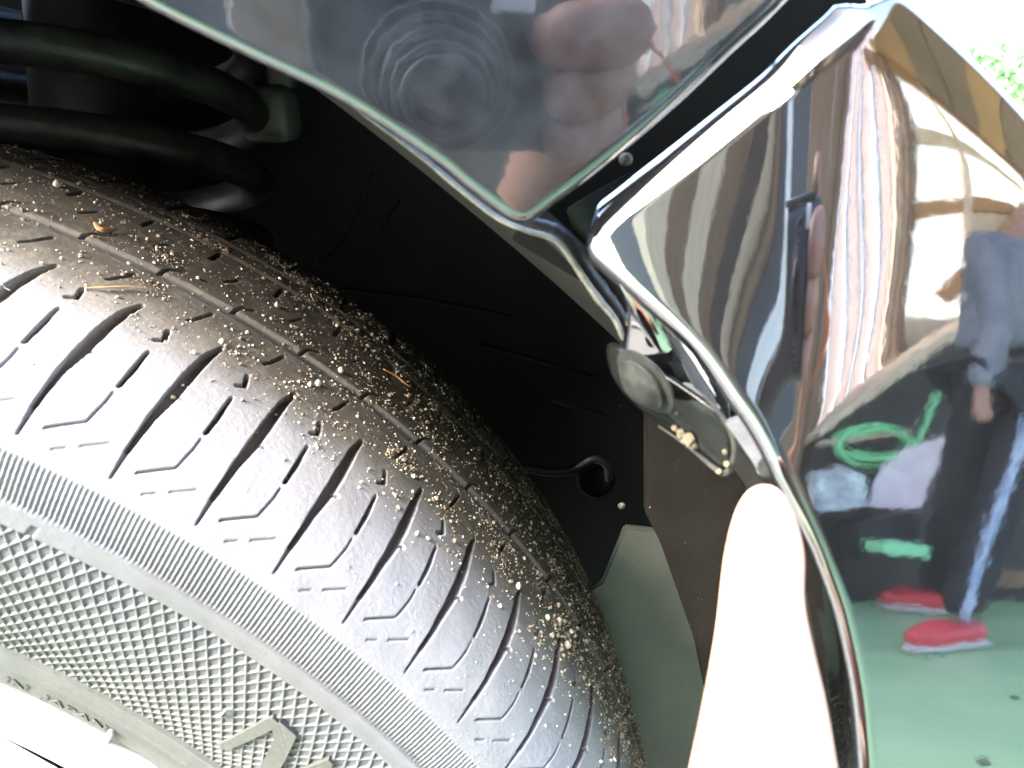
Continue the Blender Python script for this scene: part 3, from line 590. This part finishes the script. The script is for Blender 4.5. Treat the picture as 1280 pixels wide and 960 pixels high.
# rim
def ring_pts(prof,n=220,a0=0,a1=2*math.pi):
    V=[];F=[];m=len(prof)
    for k in range(n):
        a=a0+(a1-a0)*k/n
        for x,r in prof:V.append(TC+x*AX+r*(math.cos(a)*E1+math.sin(a)*E2))
    for k in range(n):
        for j in range(m-1):F.append((k*m+j,((k+1)%n)*m+j,((k+1)%n)*m+j+1,k*m+j+1))
    return V,F
V,F=ring_pts([(.060,.1905),(.070,.1935),(.0735,.1925),(.0745,.190),(.073,.186),(.064,.181),(.060,.178),(.0595,.165),(.058,.160),(.04,.158),(.02,.157),(-.06,.165)]);mk('rim',V,F,RIMM,wheel,auto=45)
for k in range(9):
    a=math.radians(7+40*k);da=math.radians(13);V=[];
    pts=[]
    for (r,xx,hw) in ((.164,.0585,math.radians(14)),(.12,.050,math.radians(13)),(.05,.045,math.radians(16))):
        pts.append((r,xx,hw))
    bm=bmesh.new();vs=[]
    for (r,xx,hw) in pts:
        for sgn in (-1,1):
            for dx in (0,-.012):
                vs.append(bm.verts.new(tuple(TC+(xx+dx)*AX+r*(math.cos(a+sgn*hw)*E1+math.sin(a+sgn*hw)*E2))))
    for i in range(2):
        o0=i*4;o1=o0+4
        for f in ((o0,o0+2,o1+2,o1),(o0+1,o1+1,o1+3,o0+3),(o0,o1,o1+1,o0+1),(o0+2,o0+3,o1+3,o1+2)):bm.faces.new([vs[i_] for i_ in f])
    bmesh.ops.recalc_face_normals(bm,faces=bm.faces);bmo('spoke',bm,RIMM,wheel,smooth=False)
V,F=lathe([(0,.052),(.03,.052),(.05,.048),(.056,.04),(.056,.02)],TC,AX,48);mk('hub',V,F,RIMM,wheel,auto=40)
V,F=lathe([(0,-.01),(.15,-.01),(.15,-.014)],TC,AX,64);mk('brake_disc',V,F,GREY,wheel,auto=40)
# raised letters on the sidewall
def on_tyre(name,polys,lift,m,parent):
    bm=bmesh.new()
    for poly in polys:
        P=np.array(poly);st=resample(np.vstack([P,P[:1]]),max(40,len(P)*4))[:-1]
        a,_=tyre_point_flat(st[:,0],st[:,1],lift);b,_=tyre_point_flat(st[:,0],st[:,1],-.0006)
        va=[bm.verts.new(tuple(v)) for v in a];vb=[bm.verts.new(tuple(v)) for v in b];n=len(va)
        bm.faces.new(va)
        for i in range(n):bm.faces.new((va[i],vb[i],vb[(i+1)%n],va[(i+1)%n]))
    bmesh.ops.triangulate(bm,faces=[f for f in bm.faces if len(f.verts)>4]);bmesh.ops.recalc_face_normals(bm,faces=bm.faces)
    return bmo(name,bm,m,parent,smooth=False)
def tyre_point_flat(p,s,lift):
    x=np.interp(s,SS,PR[:,0]);r=np.interp(s,SS,PR[:,1]);nx=np.interp(s,SS,NN[:,0]);nr=np.interp(s,SS,NN[:,1])
    x=x+nx*lift;r=r+nr*lift;th=T0-D*p
    return TC+x[:,None]*AX+(r*np.cos(th))[:,None]*E1+(r*np.sin(th))[:,None]*E2,None
on_tyre('raised_letter',[[(4.29,37),(4.30,58.2),(4.34,60),(4.44,60.3),(4.49,56),(4.455,37)],[(4.44,60.3),(4.62,60.6),(4.76,60),(4.80,58.8),(5.2,45),(5.40,37),(5.17,37),(4.98,41.5),(4.56,57),(4.49,56.2)],[(5.33,37),(5.345,59.8),(5.38,60.6),(5.46,60.2),(5.49,58),(5.47,37)]],.0008,RUB,wheel)
# small moulded text
def text_on(body,p0,p1,s0,s1):
    cu=bpy.data.curves.new('txt','FONT');cu.body=body;cu.resolution_u=2;cu.extrude=0;o=bpy.data.objects.new('txt',cu);COL.objects.link(o)
    dg=bpy.context.evaluated_depsgraph_get();me=bpy.data.meshes.new_from_object(o.evaluated_get(dg));bpy.data.objects.remove(o)
    bm=bmesh.new();bm.from_mesh(me);bmesh.ops.remove_doubles(bm,verts=bm.verts,dist=1e-5)
    bmesh.ops.subdivide_edges(bm,edges=bm.edges,cuts=0)
    r=bmesh.ops.extrude_face_region(bm,geom=list(bm.faces));top=[g for g in r['geom'] if isinstance(g,bmesh.types.BMVert)];ts=set(top)
    xs_=[v.co.x for v in bm.verts];ys_=[v.co.y for v in bm.verts];x0,x1,y0,y1=min(xs_),max(xs_),min(ys_),max(ys_)
    for v in bm.verts:
        p=p0+(v.co.x-x0)/(x1-x0)*(p1-p0);s=s0+(v.co.y-y0)/(y1-y0)*(s1-s0)
        c,_=tyre_point_flat(np.array([p]),np.array([s]),.0007 if v in ts else .0001);v.co=Vector(c[0])
    bmesh.ops.recalc_face_normals(bm,faces=bm.faces);return bmo('moulded_text',bm,RUB,wheel,smooth=False)
text_on('IN',1.03,1.40,12.3,15.2);text_on('JAPAN',1.68,2.90,12.0,15.0);text_on('MADE',-.35,.75,12.4,15.3)
a,_=tyre_point_flat(np.array([3.02]),np.array([14.5]),.0012);b,_=tyre_point_flat(np.array([3.16]),np.array([2.0]),.003)
V,F=tube([a[0],(a[0]+b[0])/2+AX*.001,b[0]],[.0009,.0008,.0004],10);mk('rubber_spew',V,F,mat('pale_rubber',(.2,.19,.21),.5),wheel)
# ================================================================== grit, pebbles, needles on the tyre
def scatter(n,samp,sizes,name,m,label):
    p,s=samp(n);P,N3=tyre_point(p,s);bm=bmesh.new();bmesh.ops.create_icosphere(bm,subdivisions=1,radius=1);bv=np.array([v.co for v in bm.verts]);bm.verts.index_update()
    bf=np.array([[v.index for v in f.verts] for f in bm.faces]);bm.free()
    # 12-vertex version (icosahedron)
    g=(1+5**.5)/2;bv=np.array([(-1,g,0),(1,g,0),(-1,-g,0),(1,-g,0),(0,-1,g),(0,1,g),(0,-1,-g),(0,1,-g),(g,0,-1),(g,0,1),(-g,0,-1),(-g,0,1)])/1.9
    bf=np.array([(0,11,5),(0,5,1),(0,1,7),(0,7,10),(0,10,11),(1,5,9),(5,11,4),(11,10,2),(10,7,6),(7,1,8),(3,9,4),(3,4,2),(3,2,6),(3,6,8),(3,8,9),(4,9,5),(2,4,11),(6,2,10),(8,6,7),(9,8,1)])
    n=len(P);A=np.linalg.qr(RNG.normal(size=(n,3,3)))[0];sc=sizes(n)[:,None,None]*RNG.uniform(.55,1.2,(n,12,3));loc=np.einsum('nij,nkj->nki',A,bv[None]*sc)
    V=(P+N3*sizes.last[:,None]*.35)[:,None,:]+loc;F=(bf[None]+12*np.arange(n)[:,None,None]).reshape(-1,3)
    me=bpy.data.meshes.new(name);me.from_pydata(V.reshape(-1,3).tolist(),[],F.tolist());o=fin(name,me,m,None,smooth=False);return tag(o,label,'grit',kind='stuff')
class Sz:
    def __init__(s,mu,sg,mx):s.a=(mu,sg,mx)
    def __call__(s,n):
        mu,sg,mx=s.a;s.last=np.minimum(mu*np.exp(RNG.normal(size=n)*sg),mx)/1000;return s.last
# clump centres
CLp=RNG.uniform(-3,12,90);CLs=RNG.uniform(120,228,90)
def samp(frac_clump,smin=92):
    def f(n):
        out_p=[];out_s=[];tot=0
        while tot<n:
            p=RNG.uniform(-4,12.5,n);s=RNG.uniform(smin,236,n)
            k=RNG.random(n)<frac_clump;ci=RNG.integers(0,len(CLp),n)
            p=np.where(k,CLp[ci]+RNG.normal(size=n)*.14,p);s=np.where(k,CLs[ci]+RNG.normal(size=n)*2.6,s)
            w_=np.interp(s,[92,112,128,142,155,170,215,236],[.06,.22,.45,.9,.45,.9,1,.5])*np.interp(p,[-4,2,6,9,12],[.55,.6,.85,1.3,1.6])/1.6
            w_*=np.where((s<120),np.interp(p,[3,7,10],[.5,1.0,2.2]),1)
            ok=(RNG.random(n)<w_)&(s>90)&(s<238);out_p.append(p[ok]);out_s.append(s[ok]);tot+=ok.sum()
        return np.concatenate(out_p)[:n],np.concatenate(out_s)[:n]
    return f
scatter(8500,samp(.35),Sz(.20,.5,.75),'sand_grit',GRIT1,'tan sand grit scattered over the tyre tread')
scatter(3000,samp(.25),Sz(.19,.5,.8),'pale_sand_grit',GRIT2,'pale sand grit scattered over the tyre tread')
scatter(4600,samp(.5,120),Sz(.23,.5,.8),'brown_grit',GRIT3,'brown soil crumbs scattered over the tyre tread')
PEB=mat('pebble_stone',(.36,.32,.25),.7,n_scale=400,n_col=(.25,.21,.16),bump=.0003,b_scale=900);PEB2=mat('pale_pebble_stone',(.5,.48,.45),.7,n_scale=400,n_col=(.38,.36,.33),bump=.0003,b_scale=900)
def inv_ts(x,y):
    # nearest tyre (p,s) for a pixel by marching
    d=ray(x,y);ks=np.linspace(.05,.6,6000);P=CO+d*ks[:,None];q_=P-TC;xx=q_@AX;r=np.hypot(q_@E1,q_@E2);i0=np.argmax(PR[:,0]);i1=np.argmin(PR[:,0])
    Rx=np.interp(xx,PR[i0:i1,0][::-1],PR[i0:i1,1][::-1],left=0,right=0);Xr=np.interp(r,PR[:i0+1,1],PR[:i0+1,0])
    ins=((r>PR[i0,1])&(r<Rx))|((r<=PR[i0,1])&(r>.15)&(xx<Xr)&(xx>-.05));j=ins.argmax();th=math.atan2(q_[j]@E2,q_[j]@E1);k=((PR-[xx[j],r[j]])**2).sum(1).argmin()
    return (T0-th)/D,SS[k]
for (x,y,sz,m,lab) in ((70,233,1.25,PEB2,'round pale pebble at the upper left of the tread'),(345,383,.95,PEB,'small tan pebble near the upper edge of the tread, below the liner'),(425,464,.9,PEB,'angular tan pebble beside the smooth tread line, upper of a close pair'),(396,481,1.0,PEB2,'rounded pale pebble beside the smooth tread line, lower of a close pair'),(386,482,.65,PEB2,'tiny pale pebble touching a bigger one on the tread line'),
  (646,733,1.15,PEB2,'bright white pebble just above a tread groove at lower right'),(707,806,1.25,PEB,'large yellow-tan pebble in the gravel clump at lower right of the tread'),(624,757,.6,PEB2,'small white pebble left of the bright one at lower right'),(697,775,1.0,PEB,'tan pebble topping the gravel clump at lower right'),(683,772,.9,PEB,'tan pebble on the left of the gravel clump'),(712,790,.8,PEB2,'pale pebble right inside the gravel clump'),(208,425,.7,PEB,'small tan pebble near a groove top at left of the tread'),(276,429,.7,PEB,'small tan pebble sitting at the top end of a tread groove')):
    p,s=inv_ts(x,y);P,N3=tyre_point(p,s);bm=bmesh.new();bmesh.ops.create_icosphere(bm,subdivisions=2,radius=sz/1000);sc=RNG.uniform(.75,1.15,3)
    for v in bm.verts:
        k=1+.12*math.sin(v.co.x*4000+sz)+.1*math.cos(v.co.y*5200+x);v.co=Vector((v.co.x*sc[0]*k,v.co.y*sc[1]*k,v.co.z*sc[2]*k))+Vector(P[0]+N3[0]*sz*.0005)
    tag(bmo('pebble',bm,m),lab,'pebble','pebbles lying on the tyre tread')
# gravel clump
cl=[]
for i in range(150):
    x=690+RNG.normal()*20+ (i%3)*6;y=790+RNG.normal()*17+ (i%3)*6;cl.append(inv_ts(x,y))
cl=np.array(cl)
scatter(150,lambda n:(cl[:,0],cl[:,1]),Sz(.42,.4,.9),'gravel_clump',GRIT1,'clump of tan gravel caked on the lower right of the tread')
# needles and leaf bits
def strip_on(name,px,w,m,label,cat,lift=.0008):
    C=[]
    for x,y in px:
        p,s=inv_ts(x,y);P,N3=tyre_point(p,s,lift);C.append(P[0])
    C=smoothline(C,5);t=np.linspace(0,1,len(C));V,F=tube(C,w/1000*(.3+.7*np.sin(np.pi*np.clip(t*.9+.08,0,1))),8,ell=.35)
    return tag(mk(name,V,F,m),label,cat,{'needle':'dry needles on the tyre','leaf':'leaf scraps on the tyre'}.get(cat))
NEED=mat('dry_needle',(.34,.24,.11),.5);LEAF=mat('dry_leaf',(.30,.15,.07),.5,n_scale=500,n_col=(.2,.09,.04))
strip_on('dry_needle',[(106,361),(130,363),(160,361),(188,364)],.42,NEED,'straw coloured dry needle lying across the tread at left','needle')
strip_on('leaf_scrap',[(478,464),(492,471),(502,480),(511,486)],1.0,LEAF,'orange-brown pointed leaf scrap on the upper tread','leaf')
strip_on('leaf_scrap',[(117,281),(123,289),(131,291),(146,289)],.9,LEAF,'ragged brown leaf scrap at upper left of the tread','leaf')
strip_on('leaf_scrap',[(232,271),(240,274),(248,276)],.55,LEAF,'small reddish leaf scrap near the tread\'s upper edge','leaf')
strip_on('dry_needle',[(0,353),(6,356),(13,361)],.4,mat('pale_needle',(.5,.45,.4),.5),'short pale needle in the leftmost groove','needle')
strip_on('rubber_flake',[(272,892),(279,888),(284,884)],.8,mat('pale_flake',(.3,.27,.3),.5),'tiny pale flake on the diamond sidewall pattern','flake',.001)
# dust specks on fender and bumper
V=[];F=[]
def speck(c,n,s_):
    u,v,_=frame_of(n);b0=len(V);k=6
    V.append(c+n*s_*.5)
    for i in range(k):V.append(c+s_*(math.cos(i*2*math.pi/k)*u+math.sin(i*2*math.pi/k)*v)*RNG.uniform(.7,1.2))
    for i in range(k):F.append((b0,b0+1+i,b0+1+(i+1)%k))
for _ in range(900):
    x,y=RNG.uniform(200,1000),RNG.uniform(0,275)
    if y>258-(x-655)*.83-8 or y>(x-660)*.62+258: continue
    st=FP.st(x,y);speck(FP.pt(st[None],fw(st[None]))[0],FP.n,abs(RNG.normal())*.00014+.00006)
for _ in range(260):
    x,y=RNG.uniform(800,1280),RNG.uniform(40,960)
    if x<1003+(y-560)*.3 and y>560: continue
    if y<560 and (x-740)*.0+ x < 760+(y-290)*.95+25: continue
    if y<312-(x-748)*.78+20: continue
    if x>1100 and y<(x-1100)*1.0+10: continue
    p,n_,_=bsurf(x,y);speck(p,n_,abs(RNG.normal())*.00012+.00005)
for _ in range(90):
    x,y=RNG.uniform(700,1050),RNG.uniform(500,960)
    if y<500+(x-806)*.2: continue
    Yd=.2148 if x>826+(y-680)*.3 else .2618
    if x<752: continue
    if Yd>.25 and y<680: continue
    speck(at(x,y,Yd),np.array([0,-1.,0]),abs(RNG.normal())*.0001+.00006)
for _ in range(26):
    x,y=RNG.uniform(330,860),RNG.uniform(5,235)
    if y>258-(x-655)*.83-22 or y>(x-660)*.6+235: continue
    st=FP.st(x,y);c=FP.pt(st[None],fw(st[None]))[0]+FP.n*.00004;rr_=RNG.uniform(.0005,.0013);a0=RNG.uniform(0,6);b0=len(V)
    for k in range(15):
        a=a0+k*.26
        for q in (rr_,rr_*.86): V.append(c+q*(math.cos(a)*FP.u+math.sin(a)*FP.v))
    for k in range(14): F.append((b0+2*k,b0+2*k+1,b0+2*k+3,b0+2*k+2))
tag(mk('dust_specks',V,F,mat('dust',(.12,.115,.10),.8),smooth=False),'fine dust specks on the glossy black paint','dust',kind='stuff')
# ================================================================== HAND pushing the bumper
hp=empty('person',(.03,-.1,.3),'photographer whose bare finger presses the bumper edge, camera hand mirrored','person')
def cp(x,y,d): return CO+ray(x,y)*d
fj=[(958,604,.1150,14),(956,632,.1145,33),(957,690,.1135,47),(951,735,.112,46),(953,790,.110,52),(956,860,.108,64),(956,930,.106,74),(952,1020,.104,84),(940,1180,.103,92)]
fv=[cp(x,y,d) for x,y,d,_ in fj];fr=[wdt/1000*d*1.04 for _,_,d,wdt in fj]
palm=cp(900,1500,.13);kn=fv[-1]
verts=fv[::-1];rad=fr[::-1];edges=[(i,i+1) for i in range(len(verts)-1)]
b0=len(verts)
wr=kn+np.array([-.03,-.03,-.14]);mid=kn+np.array([-.016,-.008,-.075])
verts+=[mid,wr,wr+np.array([-.02,-.09,-.06])];rad+=[.017,.021,.026];edges+=[(0,b0),(b0,b0+1),(b0+1,b0+2)]
for i,(dx,dy) in enumerate(((-.021,-.004),(-.040,-.010),(-.057,-.018))):
    k0=kn+np.array([dx,dy,-.062-.004*i]);c=len(verts)
    verts+=[k0,k0+np.array([0,.026,.008]),k0+np.array([.002,.030,-.016]),k0+np.array([.003,.012,-.022])];rad+=[.0098,.009,.0082,.0075];edges+=[(b0,c),(c,c+1),(c+1,c+2),(c+2,c+3)]
c=len(verts);verts+=[mid+np.array([.03,.0,-.005]),mid+np.array([.042,.012,.02]),mid+np.array([.036,.02,.042])];rad+=[.013,.011,.009];edges+=[(b0,c),(c,c+1),(c+1,c+2)]
skin_obj('hand',verts,edges,rad,SKIN,hp,sub=3,root=b0)
# ================================================================== compact camera and the hand round it (mirrored in the fender)
cr=cam.rotation_euler.to_matrix()
def cl_(x,y,z): return np.array(Vector((0,0,H))+cr@Vector((x,y,z)))   # camera space: x right, y up, z back
cm=empty('compact_camera',(0,-.02,H),'slate grey compact camera with a ringed lens barrel, mirrored in fender','camera')
CAMM=mat('camera_body',(.03,.034,.042),.4,metal=.3,n_scale=60,n_col=(.045,.05,.06));CHR=mat('chrome',(.6,.6,.62),.25,metal=1);RNGM=mat('barrel_ring',(.13,.14,.16),.32,metal=.9);TRIM=mat('trim_metal',(.05,.055,.065),.45,metal=.6);LENSB=mat('lens_barrel',(.03,.032,.038),.3,metal=.5)
R4=cr
bmo('body',box_bm(cl_(.009,0,.040),(.102,.06,.026),R4,bev=.006),CAMM,cm,auto=40)
V,F=lathe([(.0095,-.0015),(.012,-.002),(.0125,-.004),(.0145,-.004),(.015,-.008),(.0175,-.008),(.018,-.013),(.0205,-.013),(.021,-.019),(.024,-.019),(.0245,-.030)],cl_(0,0,0),tuple(cr@Vector((0,0,-1))),64);mk('lens_barrel',V,F,LENSB,cm,auto=30)
for r,z in ((.0125,-.003),(.0152,-.0072),(.0183,-.0122),(.0213,-.0182),(.0245,-.0195)):
    V,F=lathe([(r-.0006,z+.0003),(r,z+.0008),(r+.0006,z+.0003),(r+.0006,z-.0006),(r,z-.0009)],cl_(0,0,0),tuple(cr@Vector((0,0,-1))),64);mk('lens_ring',V,F,RNGM,cm)
V,F=lathe([(0,-.004),(.006,-.0045),(.0095,-.006)],cl_(0,0,0),tuple(cr@Vector((0,0,-1))),40);mk('lens_glass',V,F,mat('lens_glass',(.004,.004,.01),.03,coat=1),cm)
bmo('top_trim',box_bm(cl_(.0,.0305,.034),(.084,.0022,.012),R4,bev=.0008),TRIM,cm)
bmo('flash_window',box_bm(cl_(.024,.024,.0262),(.014,.008,.003),R4,bev=.001),mat('flash_glass',(.8,.8,.8),.2),cm)
# cord
CORD=mat('orange_cord',(.75,.18,.05),.6)
cpts=[cl_(.06,.018,.038),cl_(.070,.012,.022),cl_(.078,.002,.010),cl_(.083,-.012,.012),cl_(.084,-.026,.022),cl_(.080,-.036,.034),cl_(.075,-.026,.045),cl_(.069,-.005,.046),cl_(.065,.008,.042),cl_(.06,.014,.038)]
V,F=tube(smoothline(cpts,8),.0007,8);tag(mk('wrist_cord',V,F,CORD),'thin orange wrist cord looped beside the camera, mirrored in the paint','cord')
# gripping hand
W_=lambda *a: cl_(*a)
verts=[W_(.062,-.035,.065),W_(.055,-.012,.060),W_(.05,-.09,.09),W_(.045,-.16,.14)];rad=[.020,.016,.024,.028];edges=[(0,1),(0,2),(2,3)]
for i,yy in enumerate((.012,-.005,-.023)):
    c=len(verts);q=(.0,.006,.012)[i];verts+=[W_(.066,yy,.050),W_(.066-q,yy+.002,.030),W_(.048-q*.6,yy+.003,.016),W_(.028+q,yy+.001,.021)];rad+=[.0125,.013-.001*i,.013-.001*i,.0105-.001*i]
    edges+=[(1 if i<2 else 0,c),(c,c+1),(c+1,c+2),(c+2,c+3)]
c=len(verts);verts+=[W_(.05,.02,.062),W_(.045,.036,.055),W_(.034,.039,.042)];rad+=[.0105,.010,.0085];edges+=[(1,c),(c,c+1),(c+1,c+2)]
c=len(verts);verts+=[W_(.05,-.03,.070),W_(.03,-.015,.066),W_(.018,-.002,.062)];rad+=[.013,.0115,.0095];edges+=[(0,c),(c,c+1),(c+1,c+2)]
skin_obj('hand',verts,edges,rad,SKIN,hp,sub=2)
# ================================================================== planting beyond the car
GL=mat('bush_leaf',(.07,.16,.06),.6,transl=.4)
def bush(x,y,z,r,n,label):
    V=[];F=[]
    for _ in range(n):
        d=RNG.normal(size=3);d/=np.linalg.norm(d);c=np.array([x,y,z])+d*r*RNG.random()**.4*np.array([1,1,.9]);a=RNG.normal(size=3);a/=np.linalg.norm(a);b=np.cross(a,RNG.normal(size=3));b/=np.linalg.norm(b);l=RNG.uniform(.03,.07);b0=len(V)
        V+=[c-a*l,c+b*l*.35,c+a*l,c-b*l*.35];F.append((b0,b0+1,b0+2,b0+3))
    e=empty('bush',(x,y,0),label,'bush');mk('foliage',V,F,GL,e,smooth=False)
    for k in range(5):
        a=k*1.3;Vv,Ff=tube([(x,y,0),(x+.3*r*math.cos(a),y+.3*r*math.sin(a),z*.6),(x+.5*r*math.cos(a),y+.5*r*math.sin(a),z)],[.02,.015,.008],6);mk('stem',Vv,Ff,WOOD1,e)
bush(4.9,8.85,.36,.62,5000,'green leafy bush in the bright yard beyond the bumper')
